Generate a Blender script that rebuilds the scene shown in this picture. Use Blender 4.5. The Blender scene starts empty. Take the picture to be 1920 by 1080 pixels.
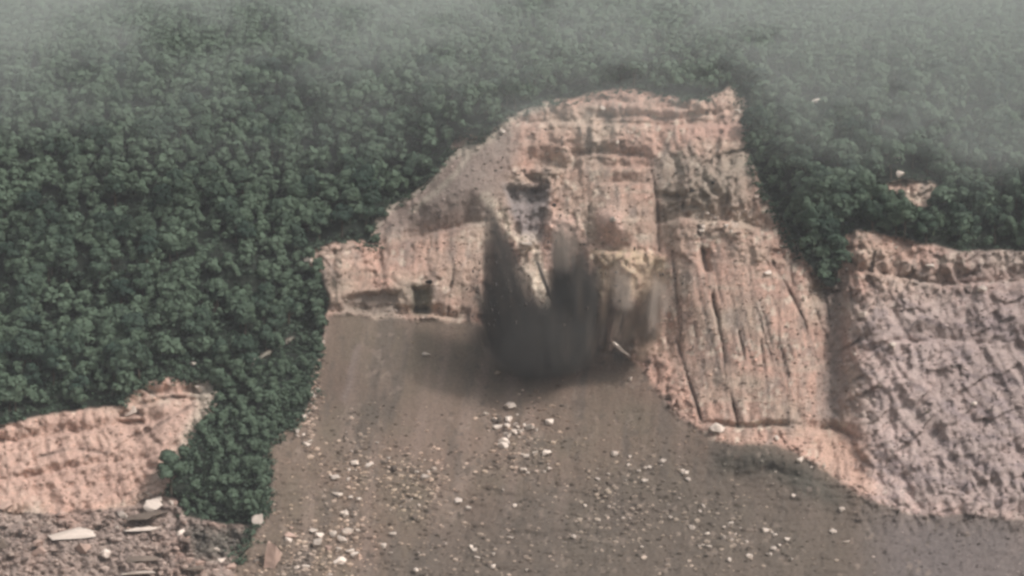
import bpy, math, random
import numpy as np
from mathutils import Vector, Matrix

rnd = random.Random(11)
rng = np.random.default_rng(7)
SC = bpy.context.scene
COL = SC.collection

# ------------------------------------------------------------------ camera, sky, sun, exposure
F = 3000.0                      # focal length in 1920-wide picture units
CAMZ = 190.0                    # camera height above the valley floor
cd = bpy.data.cameras.new("camera")
cam = bpy.data.objects.new("camera", cd)
COL.objects.link(cam)
cam.location = (0, 0, CAMZ)
cam.rotation_euler = (math.radians(90), 0, 0)
cd.sensor_width = 36.0
cd.lens = 36.0 * F / 1920.0
cd.clip_start = 1.0
cd.clip_end = 20000
SC.camera = cam

SUN_ELEV, SUN_AZ = 46.0, 128.0      # azimuth clockwise from +Y: behind the camera, to the right
world = bpy.data.worlds.new("World")
SC.world = world
world.use_nodes = True
wn = world.node_tree
wn.nodes.clear()
sky = wn.nodes.new("ShaderNodeTexSky")
sky.sky_type = 'NISHITA'
sky.sun_disc = False
sky.sun_elevation = math.radians(SUN_ELEV)
sky.sun_rotation = math.radians(SUN_AZ)
sky.air_density = 1.0
sky.dust_density = 6.0
sky.ozone_density = 0.6
hsv = wn.nodes.new("ShaderNodeHueSaturation")
hsv.inputs['Saturation'].default_value = 0.18
bg = wn.nodes.new("ShaderNodeBackground")
bg.inputs['Strength'].default_value = 0.10
wo = wn.nodes.new("ShaderNodeOutputWorld")
wn.links.new(sky.outputs[0], hsv.inputs['Color'])
wn.links.new(hsv.outputs[0], bg.inputs['Color'])
wn.links.new(bg.outputs[0], wo.inputs['Surface'])

sd = bpy.data.lights.new("sun", 'SUN')
sd.energy = 2.0
sd.angle = math.radians(9)
sd.color = (1.0, 0.92, 0.87)
sun = bpy.data.objects.new("sun", sd)
COL.objects.link(sun)
_e, _a = math.radians(SUN_ELEV), math.radians(SUN_AZ)
sdir = Vector((math.sin(_a) * math.cos(_e), math.cos(_a) * math.cos(_e), math.sin(_e)))
sun.rotation_euler = sdir.to_track_quat('Z', 'Y').to_euler()

SC.view_settings.view_transform = 'Standard'
SC.view_settings.look = 'None'
SC.view_settings.exposure = 0.30
SC.view_settings.gamma = 1.0
SC.render.engine = 'CYCLES'
SC.cycles.filter_width = 2.9          # the soft lens of the old video camera
SC.cycles.max_bounces = 5
SC.cycles.diffuse_bounces = 2
SC.cycles.volume_bounces = 1
SC.cycles.volume_step_rate = 2.0
SC.cycles.volume_max_steps = 128

# ------------------------------------------------------------------ numpy helpers
def _lat(seed):
    return np.random.default_rng(seed).random((256, 256))

def vnoise(x, y, seed):
    t = _lat(seed)
    xi, yi = np.floor(x).astype(int), np.floor(y).astype(int)
    fx, fy = x - xi, y - yi
    fx = fx * fx * (3 - 2 * fx); fy = fy * fy * (3 - 2 * fy)
    a = t[yi % 256, xi % 256]; b = t[yi % 256, (xi + 1) % 256]
    c = t[(yi + 1) % 256, xi % 256]; d = t[(yi + 1) % 256, (xi + 1) % 256]
    return (a * (1 - fx) + b * fx) * (1 - fy) + (c * (1 - fx) + d * fx) * fy

def fbm(x, y, seed, oct=4, gain=0.5):
    s = 0; amp = 1; tot = 0
    for o in range(oct):
        s = s + amp * vnoise(x * 2 ** o + 17.3 * o, y * 2 ** o + 9.1 * o, seed + o)
        tot += amp; amp *= gain
    return s / tot * 2 - 1                       # -1..1

def worley(x, y, seed):
    t1, t2, t3 = _lat(seed), _lat(seed + 1), _lat(seed + 2)
    t4, t5 = _lat(seed + 3), _lat(seed + 4)
    xi, yi = np.floor(x).astype(int), np.floor(y).astype(int)
    f1 = np.full(x.shape, 9.0); f2 = np.full(x.shape, 9.0)
    val = np.zeros(x.shape); tx = np.zeros(x.shape); ty = np.zeros(x.shape)
    for dy in (-1, 0, 1):
        for dx in (-1, 0, 1):
            cx, cy = xi + dx, yi + dy
            px = cx + t1[cy % 256, cx % 256]; py = cy + t2[cy % 256, cx % 256]
            d = np.hypot(x - px, y - py)
            m = d < f1
            f2 = np.where(m, f1, np.minimum(f2, d))
            f1 = np.where(m, d, f1)
            val = np.where(m, t3[cy % 256, cx % 256], val)
            tx = np.where(m, (t4[cy % 256, cx % 256] - .5) * (x - px), tx)
            ty = np.where(m, (t5[cy % 256, cx % 256] - .5) * (y - py), ty)
    return val * 2 - 1, tx + ty, f2 - f1

def inpoly(x, y, poly):
    r = np.zeros(x.shape, bool)
    n = len(poly)
    for i in range(n):
        x0, y0 = poly[i]; x1, y1 = poly[(i + 1) % n]
        if y0 == y1: continue
        c = (y0 > y) != (y1 > y)
        r ^= c & (x < (x1 - x0) * (y - y0) / (y1 - y0) + x0)
    return r

def blur1(a, s, axis):
    if s < 0.3: return a
    r = int(3 * s) + 1
    k = np.exp(-0.5 * (np.arange(-r, r + 1) / s) ** 2); k /= k.sum()
    pad = [(0, 0), (0, 0)]; pad[axis] = (r, r)
    b = np.pad(a, pad, mode='edge')
    n = a.shape[axis]
    out = np.zeros_like(a)
    for i, w in enumerate(k):
        out += w * (b[i:i + n] if axis == 0 else b[:, i:i + n])
    return out

def blur(a, sy, sx):
    return blur1(blur1(a.astype(float), sy / STEP, 0), sx / STEP, 1)

def segdist(x, y, pts):
    d = np.full(x.shape, 1e9); side = np.zeros(x.shape)
    for (x0, y0), (x1, y1) in zip(pts[:-1], pts[1:]):
        vx, vy = x1 - x0, y1 - y0
        t = np.clip(((x - x0) * vx + (y - y0) * vy) / (vx * vx + vy * vy), 0, 1)
        d = np.minimum(d, np.hypot(x - x0 - t * vx, y - y0 - t * vy))
    return d

# ------------------------------------------------------------------ the mountainside: one measured survey grid
STEP = 3.0
gx = np.arange(-420, 2341, STEP)
gy = np.arange(-160, 1241, STEP)
PX, PY = np.meshgrid(gx, gy)
wob = 7.0
QX = PX + wob * fbm(PX / 40, PY / 40, 101, 4, .6)
QY = PY + wob * fbm(PX / 40, PY / 40, 131, 4, .6)

P_SCREE = [(612,588),(700,596),(740,592),(800,600),(900,605),(960,640),(1040,650),(1110,650),(1165,660),(1205,690),(1232,730),
           (1262,772),(1310,800),(1345,828),(1400,832),(1470,838),(1505,856),(1540,880),(1600,920),(1640,942),(1700,958),
           (1920,975),(2400,990),(2400,1300),(430,1300),(440,1060),(470,1000),(492,968),(500,930),(497,880),(495,842),(545,802),(580,762),(585,700),(600,650)]
P_CLIFF = [(568,472),(600,462),(650,446),(685,450),(706,468),(694,440),(700,415),(735,385),(775,358),(800,338),(843,292),(848,264),
           (875,254),(905,262),(935,238),(960,214),(1000,196),(1040,188),(1075,184),(1130,171),(1165,162),(1200,165),(1232,177),
           (1270,184),(1310,186),(1342,178),(1375,160),(1388,172),(1406,196),(1405,232),(1402,268),(1416,310),(1432,350),(1452,395),
           (1478,440),(1500,480),(1522,508),(1546,540),(1568,545),(1572,490),(1580,446),(1600,430),(1640,440),(1700,450),(1800,470),(2400,470),
           (2400,1010),(1300,1010),(880,700),(590,700),(612,588),(616,560),(605,520),(580,500)]
P_PINK = [(-500,830),(0,800),(120,770),(222,758),(250,735),(275,712),(330,706),(365,712),(404,708),(410,735),(398,775),(372,815),(350,850),
          (335,890),(300,925),(235,950),(120,960),(-500,980)]
P_RUB = [(-500,940),(120,945),(235,945),(300,925),(335,935),(345,968),(420,985),(470,985),(500,975),(520,1000),(480,1300),(-500,1300)]
P_PATCH = [(1618,386),(1636,360),(1668,346),(1700,338),(1750,342),(1776,362),(1750,384),(1690,390)]
m_scree = inpoly(QX, QY, P_SCREE)
m_cliff = inpoly(QX, QY, P_CLIFF) & ~m_scree
m_pink = inpoly(QX, QY, P_PINK) & ~m_scree
m_rub = inpoly(QX, QY, P_RUB) & ~m_scree & ~m_pink
m_patch = inpoly(QX, QY, P_PATCH)
# narrow bare trail from the pink rock up the spur
TRAIL = [(408,716),(440,697),(470,682),(500,664),(524,652),(552,634)]
d_trail = segdist(QX, QY, TRAIL)
m_trail = (d_trail < 3.2) & ~m_scree
m_rock = m_cliff | m_pink | m_patch | m_rub | m_trail
m_wood = ~(m_rock | m_scree)

# --- macro slope (cotangent of the slope angle), integrated upward row by row
cot = np.full(PX.shape, 0.95)
up = np.clip((190 - PY) / 190, 0, 2)
cot = cot + 3.2 * up ** 1.3 * (1 + 0.9 * np.clip((PX - 900) / 800, -.3, 1.3))
cot = np.where(m_cliff, 0.50, cot)
cot = np.where(m_pink, 0.75, cot)
cot = np.where(m_rub, 1.6, cot)
cot = np.where(m_scree, 1.32, cot)
cot = np.where(m_scree & (PY > 960), 1.6, cot)
cot = blur(cot, 14, 110)
cot = np.minimum(cot, 0.42 / np.maximum((540 - PY) / F, .02))
D = np.zeros(PX.shape)
row = np.full(gx.shape, 545.0)
K = (540 - PY) / F
for j in range(len(gy) - 1, -1, -1):
    D[j] = row
    c = cot[j]
    row = row + row * c * (STEP / F) / np.maximum(0.15, 1 - K[j] * c)
D = blur(D, 0, 45)

# --- relief in metres (positive: set back into the hill)
def bump(cx, cy, sx, sy, a, rot=0.0):
    r = math.radians(rot); dx, dy = PX - cx, PY - cy
    u = dx * math.cos(r) + dy * math.sin(r); v = -dx * math.sin(r) + dy * math.cos(r)
    return a * np.exp(-0.5 * ((u / sx) ** 2 + (v / sy) ** 2))

R = np.zeros(PX.shape)
for b in [(640,500,55,50,-9,0),(705,490,14,60,5,20),(880,330,75,85,-12,35),(800,400,60,35,-5,-15),(815,500,85,60,-6,0),
          (1160,390,70,90,-7,0),(1240,420,18,110,4,5),(1320,340,70,60,-3,0),(1400,600,120,160,-8,0),(1235,560,24,110,6,-8),
          (1562,640,26,150,13,0),(1640,600,60,140,-6,0),(1050,560,90,110,9,0),(1100,240,120,35,-3,0),
          (700,620,60,40,-2,0),(560,560,40,120,7,0),(480,800,80,110,-8,0),(330,840,50,90,-5,0),(1430,850,70,22,-7,5),(1560,905,60,26,-4,25),
          (1050,425,26,24,-5,0),(1142,412,20,18,-5,0),(985,460,14,20,-4,0),(1185,490,50,18,-4,0),(640,200,60,42,-22,20),(610,320,90,40,-14,20),(560,262,130,16,12,20),(760,300,50,90,14,25),(380,250,120,90,-16,0),(300,480,140,80,-10,0),
          (900,840,22,130,1.6,12),(650,700,16,90,1.2,10),(1530,300,60,110,-14,0),(1480,420,40,80,8,-20),(1650,200,90,60,-14,0),(700,60,160,50,-25,0)]:
    R += bump(*b)
R += np.where(m_wood, 1, 0.0) * 11 * fbm(PX / 130, PY / 80, 201, 4)

def ledge(pts, a, h):
    """A bench: just above the line the rock steps back by a metres and recovers over h picture rows."""
    global R
    xs = np.array([p[0] for p in pts], float); ys = np.array([p[1] for p in pts], float)
    yl = np.interp(QX, xs, ys)
    ext = np.clip((QX - xs[0]) / 40, 0, 1) * np.clip((xs[-1] - QX) / 40, 0, 1)
    up_ = (yl - QY)
    s = np.clip(up_ / 6, 0, 1) * np.clip(1 - up_ / h, 0, 1)
    R += 1.45 * a * ext * s

ledge([(725,462),(780,450),(830,436),(880,424),(912,420)], 9, 70)
ledge([(600,470),(650,455),(700,462)], 5, 30)
ledge([(955,322),(1010,318),(1090,326)], 6, 45)
ledge([(1090,322),(1160,312),(1240,318)], 5, 40)
ledge([(1060,300),(1140,290),(1230,302)], 4, 30)
ledge([(1110,352),(1170,344),(1230,350)], 3.5, 26)
ledge([(940,238),(1040,232),(1200,238),(1400,236)], 4, 34)
ledge([(1210,212),(1260,202),(1320,208)], 4.5, 22)
ledge([(1070,200),(1130,192),(1200,200)], 3.5, 16)
ledge([(1100,222),(1250,226),(1390,214)], 3, 18)
ledge([(1220,426),(1280,414),(1360,420),(1450,436)], 7, 60)
ledge([(1100,470),(1150,476),(1200,486)], 6, 50)
ledge([(1310,800),(1400,806),(1500,800)], 5, 16)
ledge([(1500,812),(1560,808),(1620,830)], 5, 24)
ledge([(600,590),(740,590),(900,602)], 4, 22)
ledge([(230,770),(280,742),(400,738)], 4, 22)
ledge([(-100,850),(100,822),(260,800),(330,790)], 4, 26)
ledge([(20,905),(150,880),(300,858)], 3.5, 22)
ledge([(260,765),(320,752),(395,760)], 3.5, 16)
ledge([(230,950),(330,948),(420,985),(500,990)], 4, 26)
ledge([(1575,520),(1640,512),(1760,540),(2000,530)], 4, 40)
ledge([(1580,690),(1680,640),(1900,650)], 3, 40)
ledge([(880,902),(1000,884),(1100,900),(1300,896)], 1.2, 20)
ledge([(950,1018),(1030,1012),(1090,1024)], 2.0, 16)
ledge([(1340,905),(1450,890),(1600,930)], 1.2, 18)

def recess(poly, a, soft=3):
    global R
    R += a * blur(inpoly(QX, QY, poly), soft, soft)
recess([(945,352),(1030,350),(1026,372),(1000,386),(960,388)], 7)
recess([(985,392),(1022,390),(1018,452),(982,446)], 3)
recess([(645,562),(700,548),(745,546),(742,572),(690,586),(650,586)], 6)
recess([(772,540),(805,536),(806,586),(776,586)], 8)
recess([(735,570),(830,572),(830,590),(740,592)], 4)
recess([(1226,356),(1290,366),(1286,374),(1228,368)], 4)
recess([(1312,460),(1330,466),(1334,510),(1318,506)], 5)
recess([(222,772),(262,768),(268,778),(224,784)], 6, 2)
recess([(222,786),(270,784),(262,796),(224,798)], 4, 2)

CRACK_DARK = np.zeros(PX.shape)
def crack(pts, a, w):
    global R, CRACK_DARK
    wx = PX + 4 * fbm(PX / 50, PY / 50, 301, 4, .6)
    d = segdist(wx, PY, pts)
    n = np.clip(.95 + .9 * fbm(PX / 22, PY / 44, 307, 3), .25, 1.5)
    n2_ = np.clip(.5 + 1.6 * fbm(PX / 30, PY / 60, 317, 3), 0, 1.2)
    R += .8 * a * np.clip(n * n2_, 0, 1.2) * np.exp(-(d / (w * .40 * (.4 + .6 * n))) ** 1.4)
    CRACK_DARK = np.maximum(CRACK_DARK, np.clip(n, 0, 1) * np.exp(-(d / (w * .8 * (.3 + .7 * n2_))) ** 2))
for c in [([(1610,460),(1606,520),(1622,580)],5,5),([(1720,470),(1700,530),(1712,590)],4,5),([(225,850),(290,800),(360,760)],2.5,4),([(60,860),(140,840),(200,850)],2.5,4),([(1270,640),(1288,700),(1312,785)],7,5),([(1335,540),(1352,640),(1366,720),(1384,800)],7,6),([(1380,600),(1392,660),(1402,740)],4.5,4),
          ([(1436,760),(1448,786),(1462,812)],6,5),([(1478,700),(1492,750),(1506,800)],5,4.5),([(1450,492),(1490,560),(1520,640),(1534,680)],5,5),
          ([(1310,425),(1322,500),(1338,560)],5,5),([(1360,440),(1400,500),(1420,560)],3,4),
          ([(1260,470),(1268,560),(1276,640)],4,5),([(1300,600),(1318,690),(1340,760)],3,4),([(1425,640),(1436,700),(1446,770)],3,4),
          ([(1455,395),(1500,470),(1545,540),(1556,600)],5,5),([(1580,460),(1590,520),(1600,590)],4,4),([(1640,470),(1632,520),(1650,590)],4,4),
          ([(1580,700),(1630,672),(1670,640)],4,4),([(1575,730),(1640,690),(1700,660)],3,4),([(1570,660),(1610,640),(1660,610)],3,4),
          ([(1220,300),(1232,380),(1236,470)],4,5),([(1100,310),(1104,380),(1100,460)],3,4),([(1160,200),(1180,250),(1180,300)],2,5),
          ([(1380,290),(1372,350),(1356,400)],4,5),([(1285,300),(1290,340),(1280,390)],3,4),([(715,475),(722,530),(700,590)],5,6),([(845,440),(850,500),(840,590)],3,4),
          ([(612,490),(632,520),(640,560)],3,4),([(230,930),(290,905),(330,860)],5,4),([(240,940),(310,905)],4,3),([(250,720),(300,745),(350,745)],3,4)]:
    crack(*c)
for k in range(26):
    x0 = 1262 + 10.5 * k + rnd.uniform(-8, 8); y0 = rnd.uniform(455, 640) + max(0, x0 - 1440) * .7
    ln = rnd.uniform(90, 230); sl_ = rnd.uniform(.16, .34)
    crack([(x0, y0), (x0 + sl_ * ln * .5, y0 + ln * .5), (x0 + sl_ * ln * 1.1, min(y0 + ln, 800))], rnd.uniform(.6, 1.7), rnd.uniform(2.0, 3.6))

wx_, wy_ = 1.0 * fbm(PX / 50, PY / 50, 401, 4, .6), 1.0 * fbm(PX / 50, PY / 50, 405, 4, .6)
W1, t1, e1 = worley(PX / 38 + wx_, PY / 60 + wy_, 411)
W2, t2, e2 = worley(PX / 17 + wx_ * 1.5, PY / 24 + wy_ * 1.5, 431)
W3, t3, e3 = worley(PX / 8.5, PY / 9.5, 451)
smooth_dome = np.clip(blur(inpoly(PX, PY, [(700,420),(800,340),(880,280),(960,240),(960,330),(930,400),(850,430),(720,450)]), 16, 16), 0, 1)
slab = np.clip(blur(inpoly(PX, PY, [(1240,520),(1340,470),(1480,520),(1540,640),(1530,800),(1330,800),(1240,660)]), 18, 18), 0, 1)
rg = 1 - np.abs(fbm(PX / 22, PY / 150, 461, 4))
face = np.clip(blur(inpoly(PX, PY, [(1105,320),(1225,320),(1230,470),(1110,470)]) | inpoly(PX, PY, [(735,470),(900,440),(905,590),(740,540)]) | inpoly(PX, PY, [(1250,225),(1395,225),(1395,268),(1250,268)]), 12, 12), 0, 1)
pk = blur(m_pink, 20, 20); rt_ = blur(inpoly(PX, PY, [(1600,560),(2400,500),(2400,1000),(1620,960)]), 30, 30)
rough = (1 - .75 * smooth_dome) * (1 - .6 * pk) * (1 - .78 * rt_) * (.55 + .9 * np.clip(fbm(PX / 110, PY / 90, 465, 3) + .5, 0, 1)) * (1 - .86 * slab) * (1 - .6 * face)
cl = blur(m_rock, 3, 3)
R += cl * rough * (1.0 * W1 + 3.2 * t1 + .35 * W2 + 1.6 * t2 + 0.15 * W3 + .5 * t3)
rA = 1 - np.abs(fbm(PX / 30 + .6 * wx_, PY / 70 + .6 * wy_, 601, 5, .55)) * 2
rB = 1 - np.abs(fbm((PX + .5 * PY) / 26, (PY - .3 * PX) / 18, 611, 5, .6)) * 2
R += cl * rough * (2.6 * (.5 - rA) + 2.4 * (.5 - rB) * (.4 + m_rub) + 1.3 * fbm(PX / 9, PY / 9, 621, 3, .7))
U_ = (PX * .86 - PY * .5); V_ = (PX * .5 + PY * .86)
W5, t5, e5 = worley(U_ / 70 + .5 * wx_, V_ / 26 + .5 * wy_, 641)
W6, t6, e6 = worley(U_ / 30 + .8 * wx_, V_ / 12 + .8 * wy_, 651)
tilt = np.clip(blur(inpoly(PX, PY, [(1585,430),(2400,430),(2400,1010),(1600,1000)]), 12, 12) + 1.0 * pk, 0, 1)
R += tilt * (3.2 * t5 + 1.2 * W5 + 1.8 * t6 + .5 * W6 + 2.4 * fbm(PX / 80, PY / 60, 661, 3) + 1.6 * (.5 - (1 - np.abs(fbm(U_ / 24, V_ / 90, 671, 4)) * 2)))
R += np.where(m_rub, 3.0, 0) * fbm(PX / 30, PY / 14, 631, 4, .65)
R += cl * (1.6 * (0.75 - rg) * (1 - .5 * smooth_dome) + 1.2 * fbm(PX / 60, PY / 60, 471, 4))
sc = blur(m_scree, 4, 4)
gul = 1 - np.abs(fbm((PX + .12 * PY) / 46, PY / 300, 481, 3))
R += sc * (1.3 * fbm(PX / 90, PY / 90, 491, 4) + 0.85 * fbm(PX / 13, PY / 9, 495, 4, .7) * (.35 + np.clip((PY - 700) / 200, 0, 1)) + 1.1 * (gul - .6) * (PY < 900) + 1.3 * fbm(PX / 60, PY / 10, 497, 4, .6) * np.clip((PY - 860) / 60, 0, 1))
DD = D + R

# outer frame of the land: the valley floor in front, hidden slopes beside and behind
WX = (PX - 960) / F * DD
WY = DD
WZ = CAMZ + (540 - PY) / F * DD

def P(px, py):
    """Point of the mountainside that the survey mark (px, py) hits."""
    fx = min(max((px - gx[0]) / STEP, 0), len(gx) - 1.001); fy = min(max((py - gy[0]) / STEP, 0), len(gy) - 1.001)
    i, j = int(fx), int(fy); u, v = fx - i, fy - j
    d = (DD[j, i] * (1 - u) + DD[j, i + 1] * u) * (1 - v) + (DD[j + 1, i] * (1 - u) + DD[j + 1, i + 1] * u) * v
    return Vector(((px - 960) / F * d, d, CAMZ + (540 - py) / F * d))

def cell(a, px, py):
    i = int(min(max(round((px - gx[0]) / STEP), 0), len(gx) - 1)); j = int(min(max(round((py - gy[0]) / STEP), 0), len(gy) - 1))
    return a[j, i]

# --- colour of rock, rubble and soil per survey point, darker in some recesses
def lerp(a, b, t):
    return a + (b - a) * t[..., None]
C = lambda *v: np.array(v, float)
tint = np.zeros(PX.shape + (3,))
n1 = fbm(PX / 70, PY / 60, 501, 4) * .5 + .5
n2 = fbm(PX / 16, PY / 40, 511, 4) * .5 + .5
n3 = fbm(PX / 90, PY / 10, 521, 4) * .5 + .5
rock = lerp(np.broadcast_to(C(.44, .285, .226), tint.shape), C(.40, .315, .25), np.clip((n1 - .35) * 2.4, 0, 1))
n4 = fbm(PX / 9 + wx_, PY / 11 + wy_, 561, 4, .65)
n5 = fbm(PX / 34 + wx_, PY / 46 + wy_, 571, 5, .6)
rock = lerp(rock, C(.20, .165, .145), np.clip((n2 - .52) * 3.2, 0, 1) * .75)
rock = lerp(rock, C(.15, .125, .11), np.clip((n5 - .16) * 4, 0, 1) * np.clip(.35 + n4, 0, 1) * .65 * (1 - .6 * rt_) * (1 - .6 * pk))
rock = lerp(rock, C(.56, .46, .39), np.clip((-n5 - .22) * 4, 0, 1) * np.clip(.3 + 1.2 * n4, 0, 1) * .8)
rock = lerp(rock, C(.50, .41, .33), np.clip((n3 - .62) * 5, 0, 1) * .55)
rock = lerp(rock, C(.52, .43, .35), ((W3 > .74) & (fbm(PX / 60, PY / 50, 541, 3) > 0)).astype(float) * .8)
def zone(poly, s=14):
    return blur(inpoly(QX, QY, poly), s, s)
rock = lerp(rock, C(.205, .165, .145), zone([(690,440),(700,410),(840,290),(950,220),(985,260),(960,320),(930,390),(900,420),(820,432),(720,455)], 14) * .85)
rock = lerp(rock, C(.45, .265, .215), zone([(1280,228),(1400,222),(1400,262),(1300,262)], 10) * .7)
rock = lerp(rock, C(.45, .275, .22), zone([(960,250),(1080,235),(1100,280),(1000,300)], 12) * .5)
rock = lerp(rock, C(.25, .215, .175), zone([(1235,290),(1400,280),(1420,390),(1290,410),(1230,440)], 14) * .7)
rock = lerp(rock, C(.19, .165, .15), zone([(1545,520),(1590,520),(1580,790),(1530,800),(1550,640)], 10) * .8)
rock = lerp(rock, C(.215, .20, .20), zone([(940,345),(1035,345),(1030,395),(1020,455),(980,450),(955,392)], 5) * .8)  # darker grey over the carved overhang recess
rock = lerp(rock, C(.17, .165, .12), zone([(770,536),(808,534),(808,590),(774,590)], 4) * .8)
rock = lerp(rock, C(.19, .165, .14), zone([(640,556),(745,545),(745,592),(640,592)], 6) * .7)  # darker tint over the carved undercut
rock = lerp(rock, C(.39, .315, .30), zone([(1600,560),(2400,500),(2400,1000),(1620,960)], 30) * .75)
rock = lerp(rock, C(.45, .30, .235), zone([(1510,815),(1620,820),(1640,940),(1560,880)], 10) * .8)
rock = lerp(rock, C(.44, .30, .245), zone([(-420,800),(225,770),(390,745),(360,830),(310,910),(225,940),(-420,960)], 12) * .85)
rock = lerp(rock, C(.23, .18, .158), np.where(m_rub, .85, 0) * np.clip(.3 + n1, 0, 1))
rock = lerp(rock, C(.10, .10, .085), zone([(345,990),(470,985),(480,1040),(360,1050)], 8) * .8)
rock = lerp(rock, C(.36, .33, .27), zone([(350,712),(408,708),(410,740),(380,800),(300,900),(270,920),(330,840),(372,760)], 7) * .7)
rock = lerp(rock, C(.25, .20, .185), zone([(1720,440),(2400,440),(2400,1000),(1740,1000)], 60) * .6)
rock = lerp(rock, C(.21, .17, .17), rt_ * np.clip((fbm((PX + PY * .6) / 40, (PY - PX * .4) / 12, 581, 4, .6) - .12) * 4, 0, 1) * .7)
RIM = [(690,432),(735,385),(800,338),(846,292),(900,262),(935,240),(962,216),(1002,197),(1042,190)]
rock = lerp(rock, C(.40, .355, .29), np.exp(-(segdist(QX + 6, QY - 6, RIM) / 8) ** 2) * .8)
rock = lerp(rock, C(.35, .30, .245), np.exp(-(segdist(QX, QY, [(770,400),(800,372),(850,330),(880,292),(920,262)]) / 6) ** 2) * .7)
rock = lerp(rock, C(.34, .31, .25), m_trail.astype(float))
scree = lerp(np.broadcast_to(C(.172, .124, .097), tint.shape), C(.145, .117, .089), np.clip(n1 * 1.6 - .3, 0, 1))
sn = fbm((PX + .15 * PY) / 26, PY / 160, 531, 4) * .5 + .5
scree = lerp(scree, C(.235, .178, .148), np.clip((sn - .5) * 3, 0, 1) * .65)
scree = lerp(scree, C(.105, .088, .075), np.clip((fbm((PX + .1 * PY) / 34, PY / 120, 711, 5, .6) - .1) * 3.5, 0, 1) * .6)
scree = lerp(scree, C(.24, .185, .15), np.exp(-(segdist(QX, QY, [(905,770),(925,800),(905,850),(870,900),(845,950)]) / 13) ** 2) * .6)
scree = lerp(scree, C(.24, .19, .17), np.exp(-(segdist(QX, QY, [(672,650),(660,690),(645,745)]) / 7) ** 2) * .6)
scree = lerp(scree, C(.108, .090, .074), zone([(880,940),(1330,850),(1480,842),(1640,940),(1900,1000),(1900,1300),(600,1300),(760,1040)], 40) * .75)
scree = lerp(scree, C(.070, .070, .058), zone([(1340,850),(1430,838),(1500,870),(1600,940),(1560,950),(1440,890),(1350,885)], 12) * .7)
scree = lerp(scree, C(.15, .13, .13), zone([(1640,950),(2400,980),(2400,1300),(1660,1300)], 30) * .6)  # lavender haze at the right edge painted into the scree colour
scree = lerp(scree, C(.25, .20, .165), ((W3 > .8) & (fbm(PX / 50, PY / 40, 551, 3) > .05)).astype(float) * .45)
scree = lerp(scree, C(.09, .075, .062), ((W3 < -.82) & (fbm(PX / 50, PY / 40, 551, 3) > 0)).astype(float) * .5)
soil = lerp(np.broadcast_to(C(.013, .020, .015), tint.shape), C(.022, .026, .019), n1)
diag = fbm((PX - .18 * PY) / 9, (PY + .18 * PX) / 130, 591, 4, .6)
rock = lerp(rock, C(.24, .185, .155), slab * np.clip((diag - .12) * 4, 0, 1) * .6)
rock = lerp(rock, C(.50, .40, .33), slab * np.clip((-diag - .2) * 4, 0, 1) * .4)
rock = lerp(rock, C(.12, .095, .085), CRACK_DARK * .62)  # darker tint along the crack lines
brk = .5 + .9 * np.clip(n4 + .2, -.4, .6)
for poly, cc, k in [([(966,440),(1004,438),(1012,470),(1040,580),(1010,590),(985,520)], C(.62,.53,.43), .95), ([(1016,415),(1050,398),(1086,414),(1100,450),(1090,500),(1020,500)], C(.60,.42,.35), .9),
                 ([(1118,400),(1140,388),(1166,400),(1168,450),(1126,470)], C(.64,.45,.38), .9), ([(1110,470),(1170,466),(1250,480),(1246,560),(1120,560)], C(.52,.41,.28), .85),
                 ([(898,372),(916,366),(945,395),(975,445),(960,450),(930,405)], C(.56,.49,.39), .9)]:
    rock = lerp(rock, cc, zone(poly, 5) * k * np.clip(brk, 0, 1))  # bright dust puffs painted into the cliff colour, broken up by noise
rock = np.minimum(rock * 1.24, .72); scree = scree * 1.12
edge_n = .22 * fbm(PX / 14, PY / 12, 701, 4, .65)
wr = np.clip((blur(m_rock | m_scree, 5, 5) + edge_n - .3) / .4, 0, 1)
ws = np.clip((blur(m_scree, 8, 8) + edge_n - .3) / .4, 0, 1)
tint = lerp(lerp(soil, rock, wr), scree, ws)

# ------------------------------------------------------------------ materials
def new_mat(name):
    m = bpy.data.materials.new(name); m.use_nodes = True
    nt = m.node_tree; nt.nodes.clear()
    out = nt.nodes.new("ShaderNodeOutputMaterial")
    return m, nt, out

def ground_mat(name, scale, contrast, bumpd):
    m, nt, out = new_mat(name); N = nt.nodes.new; L = nt.links.new
    b = N("ShaderNodeBsdfPrincipled"); b.inputs['Roughness'].default_value = .95
    b.inputs['Specular IOR Level'].default_value = .15
    at = N("ShaderNodeAttribute"); at.attribute_name = "tint"
    tc = N("ShaderNodeTexCoord")
    nz = N("ShaderNodeTexNoise"); nz.inputs['Scale'].default_value = scale; nz.inputs['Detail'].default_value = 6
    nz.inputs['Roughness'].default_value = .7
    L(tc.outputs['Object'], nz.inputs['Vector'])
    mr = N("ShaderNodeMapRange"); mr.inputs[1].default_value = .3; mr.inputs[2].default_value = .7
    mr.inputs[3].default_value = 1 - contrast; mr.inputs[4].default_value = 1 + contrast
    L(nz.outputs[0], mr.inputs[0])
    vm = N("ShaderNodeVectorMath"); vm.operation = 'SCALE'
    L(at.outputs['Color'], vm.inputs[0]); L(mr.outputs[0], vm.inputs['Scale'])
    L(vm.outputs[0], b.inputs['Base Color'])
    bp = N("ShaderNodeBump"); bp.inputs['Strength'].default_value = .8; bp.inputs['Distance'].default_value = bumpd
    L(nz.outputs[0], bp.inputs['Height']); L(bp.outputs[0], b.inputs['Normal'])
    L(b.outputs[0], out.inputs['Surface'])
    return m
M_ROCK = ground_mat("weathered_rock", .55, .22, 1.2)
M_SCREE = ground_mat("scree_gravel", .8, .22, .8)
M_SOIL = ground_mat("forest_soil", .3, .3, .6)

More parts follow.
